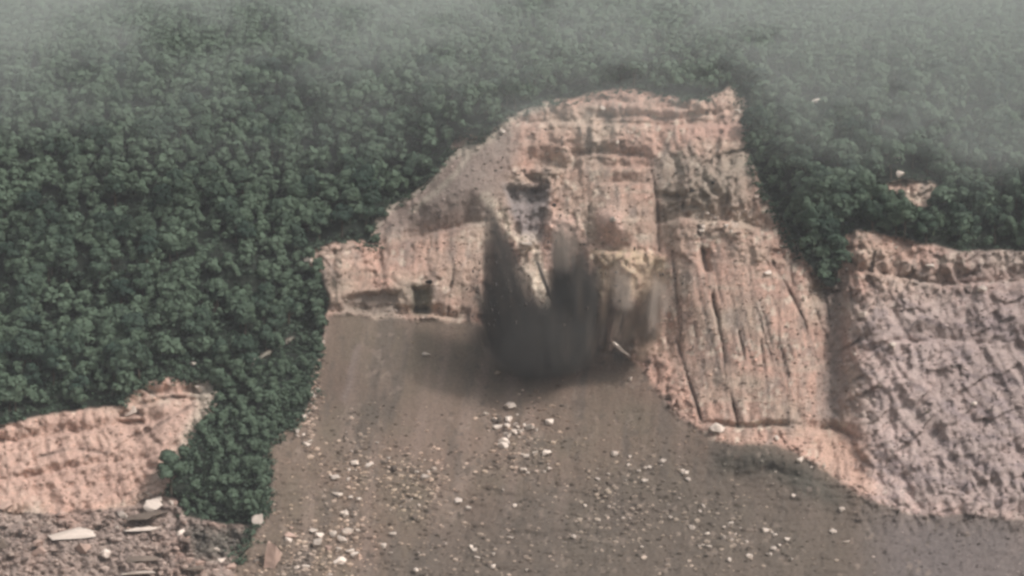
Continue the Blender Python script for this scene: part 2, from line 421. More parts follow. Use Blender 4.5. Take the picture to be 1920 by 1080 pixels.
def stone_mat(name, col, var=.25):
    m, nt, out = new_mat(name); N = nt.nodes.new; L = nt.links.new
    b = N("ShaderNodeBsdfPrincipled"); b.inputs['Roughness'].default_value = .9; b.inputs['Specular IOR Level'].default_value = .2
    oi = N("ShaderNodeObjectInfo"); tc = N("ShaderNodeTexCoord")
    nz = N("ShaderNodeTexNoise"); nz.inputs['Scale'].default_value = 2.2; nz.inputs['Detail'].default_value = 5
    L(tc.outputs['Object'], nz.inputs['Vector'])
    ad = N("ShaderNodeMath"); ad.operation = 'ADD'; L(oi.outputs['Random'], ad.inputs[0]); L(nz.outputs[0], ad.inputs[1])
    mr = N("ShaderNodeMapRange"); mr.inputs[1].default_value = .4; mr.inputs[2].default_value = 1.6
    mr.inputs[3].default_value = 1 - var; mr.inputs[4].default_value = 1 + var
    L(ad.outputs[0], mr.inputs[0])
    vm = N("ShaderNodeVectorMath"); vm.operation = 'SCALE'; vm.inputs[0].default_value = col
    L(mr.outputs[0], vm.inputs['Scale']); L(vm.outputs[0], b.inputs['Base Color']); L(b.outputs[0], out.inputs['Surface'])
    return m
M_PALE = stone_mat("pale_stone", (.63, .54, .47), .3)
M_PINK = stone_mat("pink_stone", (.40, .285, .235))
M_DARK = stone_mat("dark_stone", (.035, .03, .028))
M_BROWN = stone_mat("brown_stone", (.17, .135, .11))

def leaf_mat(name, a, b_):
    m, nt, out = new_mat(name); N = nt.nodes.new; L = nt.links.new
    b = N("ShaderNodeBsdfPrincipled"); b.inputs['Roughness'].default_value = .7; b.inputs['Specular IOR Level'].default_value = .2
    oi = N("ShaderNodeObjectInfo"); ge = N("ShaderNodeNewGeometry")
    nz = N("ShaderNodeTexNoise"); nz.inputs['Scale'].default_value = .022; nz.inputs['Detail'].default_value = 5; nz.inputs['Roughness'].default_value = .75
    L(ge.outputs['Position'], nz.inputs['Vector'])
    ad = N("ShaderNodeMath"); ad.operation = 'MULTIPLY_ADD'; ad.inputs[1].default_value = .55
    L(oi.outputs['Random'], ad.inputs[0]); L(nz.outputs[0], ad.inputs[2])
    mr = N("ShaderNodeMapRange"); mr.inputs[1].default_value = .45; mr.inputs[2].default_value = 1.0
    L(ad.outputs[0], mr.inputs[0])
    mx = N("ShaderNodeMix"); mx.data_type = 'RGBA'
    mx.inputs[6].default_value = (*a, 1); mx.inputs[7].default_value = (*b_, 1)
    L(mr.outputs[0], mx.inputs[0]); L(mx.outputs[2], b.inputs['Base Color'])
    L(b.outputs[0], out.inputs['Surface'])
    return m
M_LEAF = leaf_mat("broadleaf_foliage", (.021, .042, .030), (.085, .125, .082))
M_BARK = stone_mat("bark", (.07, .055, .04))

# ------------------------------------------------------------------ mesh helpers
def mesh_np(name, V, Fq, mats, smooth=True):
    me = bpy.data.meshes.new(name)
    V = np.asarray(V, np.float32); Fq = np.asarray(Fq, np.int32); k = Fq.shape[1]
    me.vertices.add(len(V)); me.vertices.foreach_set("co", V.ravel())
    me.loops.add(Fq.size); me.loops.foreach_set("vertex_index", Fq.ravel())
    me.polygons.add(len(Fq)); me.polygons.foreach_set("loop_start", np.arange(0, Fq.size, k, dtype=np.int32))
    me.polygons.foreach_set("use_smooth", np.full(len(Fq), smooth))
    me.update(calc_edges=True)
    for m in mats: me.materials.append(m)
    return me

def link(name, data, parent=None):
    o = bpy.data.objects.new(name, data); COL.objects.link(o)
    if parent: o.parent = parent
    return o

def tag(o, label=None, cat=None, group=None, kind=None):
    if label: o['label'] = label
    if cat: o['category'] = cat
    if group: o['group'] = group
    if kind: o['kind'] = kind
    return o

# ------------------------------------------------------------------ land surface, split by what it is made of
ny, nx = PX.shape
idx = np.arange(ny * nx).reshape(ny, nx)
quads = np.stack([idx[1:, :-1], idx[1:, 1:], idx[:-1, 1:], idx[:-1, :-1]], -1).reshape(-1, 4)
verts = np.stack([WX, WY, WZ], -1).reshape(-1, 3)
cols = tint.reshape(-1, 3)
cls = np.zeros((ny - 1, nx - 1), int)                 # 0 wood soil
def vote(m):
    return (m[1:, :-1].astype(int) + m[1:, 1:] + m[:-1, 1:] + m[:-1, :-1]) >= 2
cls[vote(m_cliff | m_patch)] = 2
cls[vote(m_pink)] = 3
cls[vote(m_rub)] = 4
cls[vote(m_trail)] = 5
cls[vote(m_scree)] = 1
cls = cls.reshape(-1)
def land(name, k, mat, label):
    q = quads[cls == k]
    u, inv = np.unique(q, return_inverse=True)
    me = mesh_np(name, verts[u], inv.reshape(-1, 4), [mat])
    a = me.color_attributes.new("tint", 'FLOAT_COLOR', 'POINT')
    a.data.foreach_set("color", np.concatenate([cols[u], np.ones((len(u), 1))], 1).astype(np.float32).ravel())
    return tag(link(name, me), label, kind='structure')
land("hillside", 0, M_SOIL, "dark wooded mountainside under the forest")
land("scree_slope", 1, M_SCREE, "grey brown scree fan of the landslide")
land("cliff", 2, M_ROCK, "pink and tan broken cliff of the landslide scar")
land("pink_rock_face", 3, M_ROCK, "smooth pink bare rock face at lower left")
land("rubble_terrace", 4, M_ROCK, "stony rubble terrace at the foot of the pink rock")
land("dirt_trail", 5, M_ROCK, "thin pale dirt trail on the wooded spur")
# valley floor running from the slide's foot back under the viewpoint and out past it
bot = np.stack([WX[-1], WY[-1], WZ[-1]], -1)
fl = [bot]
for k, (yy, zz) in enumerate([(420, 10.0), (250, 3.0), (0, 0.0), (-400, 0.0)]):
    r_ = np.stack([np.linspace(-1300, 1300, nx), np.full(nx, yy), np.full(nx, zz)], -1); fl.append(r_)
fv = np.concatenate(fl); fi = np.arange(len(fv)).reshape(-1, nx)
fq = np.stack([fi[1:, :-1], fi[1:, 1:], fi[:-1, 1:], fi[:-1, :-1]], -1).reshape(-1, 4)
me = mesh_np("valley_floor", fv, fq, [M_SCREE])
a = me.color_attributes.new("tint", 'FLOAT_COLOR', 'POINT')
a.data.foreach_set("color", np.tile(np.array([.12, .11, .085, 1], np.float32), len(fv)))
tag(link("valley_floor", me), "gravelly valley floor below the slide", kind='structure')

# ------------------------------------------------------------------ trees
def tube(pts, rad, n=6):
    V, Q = [], []
    for i, (p, r) in enumerate(zip(pts, rad)):
        for k in range(n):
            a = 2 * math.pi * k / n
            V.append((p[0] + r * math.cos(a), p[1] + r * math.sin(a), p[2]))
    for i in range(len(pts) - 1):
        for k in range(n):
            Q.append((i * n + k, i * n + (k + 1) % n, (i + 1) * n + (k + 1) % n, (i + 1) * n + k))
    return V, Q

def crown_np(seed, nblob, per, leaf, H=10.0, Rr=4.2):
    g = np.random.default_rng(seed)
    pts, nor = [], []
    for b in range(nblob):
        ang = g.random() * 6.283; hh = g.random()
        rr = Rr * .62 * math.sqrt(g.random()) * (1.0 - .55 * hh)
        c = np.array([rr * math.cos(ang), rr * math.sin(ang), H * (.36 + .5 * hh)])
        br = Rr * (.36 + .26 * g.random())
        d = g.normal(size=(per, 3)); d /= np.linalg.norm(d, axis=1)[:, None]
        d[:, 2] = np.where(d[:, 2] < -.5, -d[:, 2], d[:, 2])
        rad = br * (.72 + .38 * g.random(per))
        pts.append(c + d * rad[:, None] * np.array([1, 1, .8])); nor.append(d)
    p = np.concatenate(pts); n = np.concatenate(nor)
    n = n + .24 * g.normal(size=n.shape); n /= np.linalg.norm(n, axis=1)[:, None]
    t = np.cross(n, g.normal(size=n.shape)); t /= np.linalg.norm(t, axis=1)[:, None]
    b = np.cross(n, t)
    s = leaf * (.6 + .8 * g.random(len(p)))[:, None]
    V = np.stack([p - t * s - b * s * .55, p + t * s * .8 - b * s * .6, p + t * s + b * s * .5, p - t * s * .7 + b * s * .65], 1).reshape(-1, 3)
    Q = np.arange(len(V)).reshape(-1, 4)
    return V, Q

protos = []
for v in range(6):
    V, Q = crown_np(900 + v, 8 + v % 3, 110, .52, H=9.5 + v * .4, Rr=3.9 + .25 * (v % 4))
    cm = mesh_np("crown", V, Q, [M_LEAF], False)
    g = random.Random(v)
    TV, TQ = tube([(0, 0, -1.5), (.1, 0, 1.2), (.2 * g.uniform(-1, 1), .15, 3.5), (.4 * g.uniform(-1, 1), .1, 6.5), (0, 0, 8.3)], [.34, .27, .22, .13, .04])
    for k in range(4):
        a = k * 1.6 + v; z0 = 2.6 + k * .8
        bv, bq = tube([(0, 0, z0), (1.1 * math.cos(a), 1.1 * math.sin(a), z0 + 1.0), (2.3 * math.cos(a), 2.3 * math.sin(a), z0 + 1.9)], [.13, .09, .03], 5)
        o_ = len(TV); TV += bv; TQ += [tuple(i + o_ for i in q) for q in bq]
    tm = mesh_np("trunk", TV, TQ, [M_BARK])
    protos.append((tm, cm))

def region(px, py):
    if px < 640:
        return 'wedge' if (py > 640 and px > 335 and py > 1010 - .68 * (px - 30) + 0) else 'left'
    return 'right' if px > 1380 else 'upper'
spots = []
y = -150.0
def ok_wood(px, py):
    return cell(m_wood, px, py)
CLEAR = [(362, 680, 12), (1530, 187, 16), (1455, 85, 9), (532, 642, 10), (1676, 262, 13), (1682, 292, 13), (1688, 322, 13)]
tries = 0
# plan-wise even scatter: spacing is in metres on the hill, so far trees crowd together in the picture
for j in range(0, ny, 2):
    py = gy[j]
    if py < -30: continue
    d = DD[j].mean()
    dD = abs(DD[max(j - 2, 0)].mean() - DD[min(j + 2, ny - 1)].mean()) / 2 + .01
    rowgap = 4.3 if py > 150 else 6.0
    spots_row = dD / rowgap
    stepx = (4.4 if py > 150 else 6.0) / d * F
    n = int((gx[-1] - gx[0]) / stepx * spots_row + rnd.random())
    for _ in range(int(n * 1.25)):
        px = rnd.uniform(gx[0], gx[-1]); q = py + rnd.uniform(-STEP, STEP)
        if not ok_wood(px, q): continue
        # stay off the lip of the scar: trunks stand a little inside the wood
        if any(abs(px - cx) < r_ * 1.4 and -4 < q - cy < r_ * 2.2 for cx, cy, r_ in CLEAR): continue
        if not m_trail[0, 0] and 2 < cell(d_trail, px, q) < 15 and q > np.interp(px, [p[0] for p in TRAIL], [p[1] for p in TRAIL]) and 400 < px < 556: continue
        spots.append((px, q, (rnd.uniform(.42, .75) if region(px, q) == 'wedge' else .6 + .95 * rnd.random() ** 1.8) if q > 150 else rnd.uniform(.72, 1.15)))
def spot_size(s):
    return s[2] / cell(DD, s[0], s[1])
inview = [s for s in spots if 5 < s[0] < 1915 and 30 < s[1] < 1075]
inview.sort(key=spot_size, reverse=True)
near, chosen = inview[:300], set()
TXT = {'left': ("dark green broadleaf tree in the forest left of the landslide", "forest trees left of the landslide"),
       'wedge': ("dark leafy tree on the spur between the scree and the pink rock", "trees on the spur beside the scree"),
       'right': ("bluish green tree on the slope right of the landslide scar", "trees right of the scar"),
       'upper': ("grey green tree just above the rim of the landslide scar", "trees above the scar")}
for k, s in enumerate(near):
    chosen.add(s)
    tm, cm = protos[k % 6]
    e = link("tree", None); e.empty_display_size = 1
    e.location = P(s[0], s[1]); e.rotation_euler = (rnd.uniform(-.06, .06), rnd.uniform(-.06, .06), rnd.uniform(0, 6.28))
    z = s[2]; e.scale = (z * rnd.uniform(.9, 1.15), z * rnd.uniform(.9, 1.15), z)
    lab, grp = TXT[region(s[0], s[1])]
    tag(e, lab, "tree", grp)
    link("trunk", tm, e); link("crown", cm, e)
# the rest of the forest reads as one mass
FV, FQ, off = [], [], 0
lows = [crown_np(700 + v, 7, 34, .85, H=9.5 + .4 * v, Rr=4.3) for v in range(6)]
far_lows = [crown_np(760 + v, 6, 14, 1.6, H=11, Rr=5.4) for v in range(5)]
for s in spots:
    if s in chosen: continue
    d = cell(DD, s[0], s[1])
    V, Q = rnd.choice(lows if d < 950 else far_lows)
    a = rnd.uniform(0, 6.28); ca, sa = math.cos(a), math.sin(a); z = s[2]
    p = P(s[0], s[1])
    Rm = np.array([[ca, -sa, 0], [sa, ca, 0], [0, 0, 1]]) * z
    FV.append(V @ Rm.T + np.array(p)); FQ.append(Q + off); off += len(V)
me = mesh_np("forest", np.concatenate(FV), np.concatenate(FQ), [M_LEAF], False)
tag(link("forest", me), "hazy green forest covering the upper mountainside", "forest", kind='stuff')
print("trees", len(near), "forest trees", len(spots) - len(near), "faces", len(me.polygons))

# low scrub on the forest floor, along the rims and on a few ledges
UV, UQ, off = [], [], 0
scrubs = []
for v in range(6):
    g = np.random.default_rng(820 + v); k = 16
    p = g.normal(size=(k, 3)) * np.array([.75, .75, .4]) + np.array([0, 0, .55])
    n = g.normal(size=(k, 3)) + np.array([0, -.3, .8]); n /= np.linalg.norm(n, axis=1)[:, None]
    t = np.cross(n, g.normal(size=(k, 3))); t /= np.linalg.norm(t, axis=1)[:, None]; b = np.cross(n, t)
    sz = (.3 + .3 * g.random(k))[:, None]
    scrubs.append(np.stack([p - t * sz - b * sz * .6, p + t * sz * .8 - b * sz * .6, p + t * sz + b * sz * .5, p - t * sz * .7 + b * sz * .7], 1).reshape(-1, 3))
sq = np.arange(64).reshape(-1, 4)
for it in range(15400):
    if it < 14000:
        px, py = rnd.uniform(0, 1920), rnd.uniform(130, 1000)
        if py > 560 and it % 3 and px > 640: px = rnd.uniform(0, 640)
        if not cell(m_wood, px, py): continue
        if cell(d_trail, px, py) < 6: continue
    else:
        pl = rnd.choice([P_CLIFF[:26], P_CLIFF[26:36], P_SCREE[25:], P_PINK[3:14]]); k = rnd.randrange(len(pl) - 1); u = rnd.random()
        px = pl[k][0] + (pl[k + 1][0] - pl[k][0]) * u + rnd.gauss(0, 7); py = pl[k][1] + (pl[k + 1][1] - pl[k][1]) * u + rnd.gauss(0, 6)
        if not (4 < px < 1916 and py < 1080): continue
    z = rnd.uniform(.6, 1.3)
    UV.append(rnd.choice(scrubs) * z * np.array([rnd.choice((-1, 1)), 1, 1]) + np.array(P(px, py))); UQ.append(sq + off); off += 64
me = mesh_np("undergrowth", np.concatenate(UV), np.concatenate(UQ), [M_LEAF], False)
tag(link("undergrowth", me), "low green scrub on the forest floor and along the rims of the slide", "undergrowth", kind='stuff')

# ------------------------------------------------------------------ boulders
import bmesh
def rock_mesh(seed, mat, flat=.75, sub=2):
    bm = bmesh.new(); bmesh.ops.create_icosphere(bm, subdivisions=sub, radius=1)
    g = random.Random(seed)
    planes = [(Vector((g.gauss(0, 1), g.gauss(0, 1), g.gauss(0, 1))).normalized(), g.uniform(.34, .72)) for _ in range(9)]
    for v in bm.verts:
        for n, d in planes:
            t = v.co.dot(n)
            if t > d: v.co -= n * (t - d)
        v.co *= 1 + g.uniform(-.05, .05)
        v.co.z *= flat
    me = bpy.data.meshes.new("boulder"); bm.to_mesh(me); bm.free(); me.materials.append(mat)
    return me
def block_mesh(seed, mat, h=.75):
    """An angular broken block: the hull of a few scattered corners, its faces slightly roughened."""
    g = random.Random(500 + seed); bm = bmesh.new()
    for k in range(13):
        v = Vector((g.gauss(0, 1), g.gauss(0, 1), g.gauss(0, 1))).normalized() * g.uniform(.8, 1.12)
        v.x = max(-.85, min(.85, v.x)); v.z *= h; v.z = max(-h * .7, min(h * .75, v.z))
        bm.verts.new(v)
    r = bmesh.ops.convex_hull(bm, input=bm.verts)
    bmesh.ops.delete(bm, geom=[e for e in r['geom_interior'] if isinstance(e, bmesh.types.BMVert)], context='VERTS')
    bmesh.ops.subdivide_edges(bm, edges=bm.edges[:], cuts=2, use_grid_fill=True)
    for v in bm.verts: v.co *= 1 + g.uniform(-.045, .045)
    bmesh.ops.triangulate(bm, faces=bm.faces)
    me = bpy.data.meshes.new("boulder"); bm.to_mesh(me); bm.free(); me.materials.append(mat)
    return me
R_PALE = [block_mesh(i, M_PALE) for i in range(8)]
R_PINK = [block_mesh(20 + i, M_PINK) for i in range(4)]
R_BROWN = [block_mesh(30 + i, M_BROWN) for i in range(4)]
R_DARK = [rock_mesh(40 + i, M_DARK, .9) for i in range(3)]

def boulder(px, py, wpx, hpx, mesh, label, group=None, name="boulder", cat="boulder", lift=None):
    p = P(px, py + hpx * .4)
    m = p.y / F
    o = link(name, mesh)
    sx, sz = wpx * m / 2, hpx * m / 2
    o.scale = (sx, (sx + sz) * .5, sz / .75)
    o.location = p + (Vector((0, -sx * .2, sz * .3)) if lift is None else Vector((0, 0, 0)))
    if lift is not None:
        q = P(px, py); k = (q.y - lift) / q.y
        o.location = ((px - 960) / F * q.y * k, q.y * k, CAMZ + (540 - py) / F * q.y * k)
    o.rotation_euler = (rnd.uniform(-.3, .3), rnd.uniform(-.3, .3), rnd.uniform(0, 6.28))
    return tag(o, label, cat, group)

# boulders one can point at
for (px, py, w, h, ms, lab) in [
    (957, 756, 26, 19, R_PALE[0], "large white boulder with dark underside above the central boulder cluster"),
    (484, 968, 26, 36, R_PALE[1], "upright white boulder at the lower tip of the dark tree wedge"),
    (513, 1030, 56, 58, rock_mesh(77, M_PINK, .95, 3), "big pink rock block at the lower left edge of the scree"),
    (638, 1048, 30, 15, R_PALE[2], "wide flat white boulder at the bottom of the scree, left side"),
    (736, 998, 17, 11, R_PALE[3], "bright oval boulder lying alone low on the scree"),
    (859, 936, 18, 17, R_PALE[4], "pale boulder at the foot of the pale chute in the scree"),
    (800, 662, 22, 9, R_PALE[5], "small pale slab alone high on the smooth scree below the shelf"),
    (1183, 708, 13, 10, R_PALE[6], "pale boulder at the scree's edge just right of the dust"),
    (1344, 797, 42, 26, R_PALE[2], "rounded tan boulder at the foot of the streaked slab"),
    (1500, 858, 20, 13, R_PALE[1], "pale boulder on the dark bank below the pink ledge"),
    (1455, 818, 18, 9, R_PALE[5], "pale flat stone on the ledge under the streaked slab"),
    (1562, 993, 17, 11, R_PALE[0], "white boulder on the dark scree far to the right"),
    (1586, 1014, 18, 9, R_PALE[3], "white flat boulder lowest on the right of the dark scree"),
    (1441, 1037, 16, 11, R_PALE[4], "bright white boulder near the bottom right of the scree"),
    (965, 946, 12, 8, R_PALE[6], "small bright boulder standing alone below the central cluster"),
    (894, 1044, 22, 12, R_PALE[5], "yellowish pale boulder at the bottom centre left of the scree"),
    (246, 764, 32, 30, R_PALE[1], "rounded whitish boulder perched on the pink rock's upper edge"),
    (375, 724, 22, 20, R_PALE[4], "pale knob of rock at the top of the pink rock"),
    (362, 680, 16, 9, R_PALE[2], "lone white rock showing among dark trees above the pink rock"),
    (532, 642, 22, 8, R_PALE[3], "thin white rock at the upper end of the pale trail"),
    (1532, 187, 32, 11, R_PALE[5], "bright white rock amid the trees right of the scar's top"),
    (1456, 86, 12, 12, R_PALE[6], "tiny white rock high in the hazy forest at upper right"),
    (578, 480, 22, 26, R_PALE[0], "pale greenish rock spike at the left tip of the cliff shelf"),
    (583, 527, 15, 9, R_PALE[4], "white rock below the left tip of the cliff shelf"),
    (740, 580, 14, 9, R_PALE[2], "white rock on the rim where cliff shelf meets scree"),
    (1150, 408, 18, 16, R_PALE[1], "pale pink boulder perched on the ledge behind the dust"),
    (1676, 262, 14, 26, R_PALE[2], "upright pale rock among the trees at upper right, uppermost of three"),
    (1682, 292, 13, 24, R_PALE[0], "upright pale rock among the trees at upper right, middle one of three"),
    (1688, 322, 13, 20, R_PALE[4], "upright pale rock among the trees at upper right, lowest of three"),
    (985, 455, 30, 16, R_PALE[3], "white fractured block beside the tall dust spike"),
]:
    boulder(px, py, w, h, ms, lab)
for (px, py, w, h, lift, lab) in [
    (804, 528, 20, 11, 6, "black rock falling through the air before the left cliff shelf"),
    (1038, 384, 12, 10, 6, "dark rock flung up above the dust plume"),
    (1298, 357, 14, 9, 5, "dark falling rock before the grey cliff, left one of a pair"),
    (1338, 342, 13, 9, 5, "dark falling rock before the grey cliff, higher one of a pair")]:
    boulder(px, py, w, h, R_DARK[int(px) % 3], lab, "rocks in mid-air", "falling_rock", "falling rock", lift)

# clusters of alike boulders: (centre, spread, count, size range)
def shard(a, b, wpx, lift, label):  # pale stone added to stand in for a bright streak of debris
    d = P(*b).y - lift
    w = lambda q: Vector(((q[0] - 960) / F * d, d, CAMZ + (540 - q[1]) / F * d))
    A, B = w(a), w(b); o = link("debris_streak", R_PALE[3])
    o.location = (A + B) / 2; o.rotation_mode = 'QUATERNION'; o.rotation_quaternion = (B - A).normalized().to_track_quat('X', 'Z')
    t = wpx / 2 * d / F; o.scale = ((B - A).length / 1.6, t, t * 1.2)
    tag(o, label, "flying debris")
shard((1008, 492), (1042, 584), 12, 34, "long pale streak of debris flying out between the two dark dust spikes")
shard((1150, 642), (1180, 668), 11, 30, "short pale streak of debris at the lower right edge of the dust")

def cluster(pts, n, smin, smax, label, group, meshes, name="boulder"):
    k = 0; t = 0
    while k < n and t < n * 40:
        t += 1
        cx, cy, rx, ry = rnd.choice(pts)
        px, py = rnd.gauss(cx, rx), rnd.gauss(cy, ry)
        if py > 1076 or px < 4 or px > 1916 or not (cell(m_scree, px, py) or cell(m_rock, px, py)): continue
        s = smin + (smax - smin) * rnd.random() ** 1.7
        boulder(px, py, 1.45 * s * rnd.uniform(1, 1.6), 1.45 * s * rnd.uniform(.7, 1), rnd.choice(meshes), label, group, name); k += 1
cluster([(975, 830, 32, 36), (960, 800, 20, 18), (990, 868, 26, 14)], 46, 4, 13, "pale boulder in the dense cluster at the centre of the scree", "central cluster of boulders", R_PALE + R_BROWN[:2])
cluster([(655, 890, 30, 36), (690, 860, 30, 20), (640, 930, 24, 30), (785, 885, 12, 10), (760, 945, 14, 14)], 40, 4, 13, "pale boulder in the loose drift down the left part of the scree", "boulder drift on the left scree", R_PALE + R_BROWN[:2])
cluster([(590, 1000, 40, 14), (650, 1005, 34, 16), (560, 1060, 50, 16), (600, 1040, 60, 20)], 26, 5, 15, "pale pink boulder in the heap at the lower left of the scree", "boulder heap at the lower left", R_PALE + R_PINK[:2])
cluster([(583, 755, 7, 22), (588, 700, 7, 30), (570, 820, 14, 16), (590, 640, 8, 22)], 18, 4, 11, "pale boulder in the string along the scree's left rim beside the trees", "boulders along the left rim", R_PALE)
cluster([(1150, 900, 50, 34), (1160, 960, 40, 30), (1080, 920, 60, 30), (1230, 870, 40, 14)], 28, 4, 10, "small pale boulder scattered right of centre on the lower scree", "boulders right of centre", R_PALE + R_BROWN[:1])
cluster([(1300, 960, 40, 40), (1400, 1000, 50, 34), (1320, 1040, 60, 20), (1480, 960, 60, 40)], 36, 4, 11, "small pale boulder scattered on the dark olive lower right scree", "boulders on the lower right", R_PALE)
cluster([(900, 1000, 40, 40), (1000, 1050, 80, 16), (800, 1040, 60, 24)], 16, 4, 10, "small pale boulder scattered along the bottom of the scree", "boulders along the bottom", R_PALE + R_BROWN[:1])
cluster([(1400, 400, 60, 20), (1470, 440, 16, 30), (1510, 500, 12, 20), (1300, 420, 40, 10)], 16, 5, 12, "pale loose block on the broken top of the streaked slab", "loose blocks above the slab", R_PALE + R_PINK[:2])
cluster([(1020, 322, 36, 8), (1180, 200, 90, 12), (1120, 260, 70, 16), (1390, 220, 8, 26)], 16, 4, 11, "pale loose block on the upper ledges of the scar", "loose blocks on the upper ledges", R_PALE + R_PINK[:2])
cluster([(280, 1000, 60, 26), (420, 1040, 50, 24), (120, 1010, 70, 34), (300, 930, 40, 12)], 26, 6, 22, "pale stone in the rubble below the pink rock", "stones in the lower left rubble", R_PALE + R_PINK + R_BROWN)
cluster([(1640, 640, 40, 60), (1720, 560, 80, 60), (1800, 800, 80, 80), (1620, 480, 30, 20)], 10, 5, 13, "pale block on the lavender rock slope at far right", "blocks on the far right slope", R_PALE + R_BROWN[:2])

# flat strata slabs stacked at the lower left
def slab_mesh(seed):
    me = block_mesh(60 + seed, M_PALE if seed % 2 else M_BROWN, .8); me.name = "rock_slab"
    return me
for i, (px, py, w, h, lab) in enumerate([
    (278, 966, 92, 14, "brown layered rock slab, upper one at the lower left corner"),
    (270, 990, 84, 12, "pale layered rock slab just beneath the upper brown slab"),
    (268, 1048, 66, 16, "dark brown rock slab low in the left corner rubble"),
    (262, 1072, 76, 12, "whitish rock slab lowest at the left corner"),
    (362, 1064, 54, 18, "cream rock slab right of the lowest corner slabs"),
    (140, 1000, 110, 22, "brown weathered rock slab below the pink rock at far left")]):
    p = P(px, py); m = p.y / F
    o = link("rock_slab", slab_mesh(i)); o.location = p + Vector((0, -1, 0)); o.scale = (w * m / 2, w * m / 3, h * m / 1.7)
    o.rotation_euler = (rnd.uniform(-.08, .08), rnd.uniform(-.1, .06), rnd.uniform(-.2, .2))
    tag(o, lab, "rock slab")

# small stones nobody could count
SV, SQ, off = [], [], 0
bmx = bmesh.new(); bmesh.ops.create_icosphere(bmx, subdivisions=1, radius=1)
ico = np.array([v.co for v in bmx.verts]); icf = np.array([[v.index for v in f.verts] for f in bmx.faces]); bmx.free()
ST = []
RIMS = [P_SCREE[:22], P_SCREE[25:], P_PINK[3:16], P_CLIFF[:40]]
for it in range(24500):
    px, py = rnd.uniform(0, 1920), rnd.uniform(170, 1085)
    big = 0
    if it > 22300:
        px, py = rnd.uniform(0, 520), rnd.gauss(1020, 40); big = 4.0 * rnd.random() ** 2
        if py > 1080 or not cell(m_rub, px, py): continue
    elif it > 19000:
        cx, cy, rx, ry = rnd.choice([(970, 830, 42, 46), (660, 890, 44, 46), (610, 1010, 60, 40), (780, 900, 40, 40), (1150, 930, 70, 50), (1350, 990, 110, 60), (560, 1060, 60, 20), (900, 1030, 160, 40), (582, 740, 9, 50)])
        px, py = rnd.gauss(cx, rx), rnd.gauss(cy, ry); big = 2.6 * rnd.random() ** 2
        if not (4 < px < 1916 and py < 1080): continue
    elif it > 15000:
        pl = rnd.choice(RIMS); k = rnd.randrange(len(pl) - 1); u = rnd.random()
        px = pl[k][0] + (pl[k + 1][0] - pl[k][0]) * u + rnd.gauss(0, 8); py = pl[k][1] + (pl[k + 1][1] - pl[k][1]) * u + rnd.gauss(0, 8)
        if not (4 < px < 1916 and py < 1080): continue
    if not (cell(m_scree, px, py) or cell(m_rock, px, py)): continue
    dens = cell(n1, px, py)
    if not big and cell(m_scree, px, py) and (py < 760 and rnd.random() < .85 or rnd.random() > dens * 1.3): continue
    p = P(px, py); s = p.y / F * (.7 + big + 2.6 * rnd.random() ** 2)
    v = ico * (1 + rng.uniform(-.3, .3, (len(ico), 1))) * np.array([s * 1.3, s * 1.1, s * .8])
    SV.append(v + np.array(p)); SQ.append(icf + off); off += len(v)
    ST.append(np.tile(np.append(cell(tint, px, py) * rnd.choice((.75, .9, 1.3, 2.0, 2.8, 3.3) if big and cell(m_scree, px, py) else (.72, .85, 1.0, 1.2, 1.5, 1.9)) * (.72 if cell(m_rock, px, py) else 1), 1), (len(v), 1)))
me = mesh_np("rubble", np.concatenate(SV), np.concatenate(SQ), [M_SCREE], False)
a = me.color_attributes.new('tint', 'FLOAT_COLOR', 'POINT'); a.data.foreach_set('color', np.concatenate(ST).astype(np.float32).ravel())
tag(link("rubble", me), "small grey brown stones strewn over scree and ledges", "rubble", kind='stuff')

# ------------------------------------------------------------------ dust thrown up by the falling rock
JM = {}
def jet(parent, base, apex, wpx, p, q, depth, col, dens, name="dust_jet", streak=1.0, soft=1.0, edge=1.0, key=None):
    (bx, by), (ax, ay) = base, apex
    d = depth
    B = Vector(((bx - 960) / F * d, d, CAMZ + (540 - by) / F * d)); A = Vector(((ax - 960) / F * d, d, CAMZ + (540 - ay) / F * d))
    Lg = (A - B).length; w = wpx / 2 * d / F
    tm_ = q / (p + q); mx = (tm_ ** q) * ((1 - tm_) ** p)
    V, Q = [], []
    nseg, nr = 28, 24
    for i in range(nseg + 1):
        t = .002 + .996 * i / nseg
        r_ = max(.02, t ** q * (1 - t) ** p / mx)
        for k in range(nr):
            a_ = 2 * math.pi * k / nr
            V.append((r_ * math.cos(a_), r_ * math.sin(a_), t))
    for i in range(nseg):
        for k in range(nr):
            Q.append((i * nr + k, i * nr + (k + 1) % nr, (i + 1) * nr + (k + 1) % nr, (i + 1) * nr + k))
    bm = bmesh.new(); vs = [bm.verts.new(v) for v in V]
    for q_ in Q: bm.faces.new([vs[i] for i in q_])
    bm.faces.new(vs[:nr][::-1]); bm.faces.new(vs[-nr:])
    me = bpy.data.meshes.new(name); bm.to_mesh(me); bm.free()
    if key not in JM: JM[key or name + str(len(JM))] = m = jet_mat(name, Lg, w, p, q, mx, col, dens, streak, soft, edge)
    else: m = JM[key]
    me.materials.append(m)
    o = link(name, me, parent)
    o.location = B
    z = (A - B).normalized(); o.rotation_mode = 'QUATERNION'; o.rotation_quaternion = z.to_track_quat('Z', 'Y')
    o.scale = (w, w, Lg)
    return o

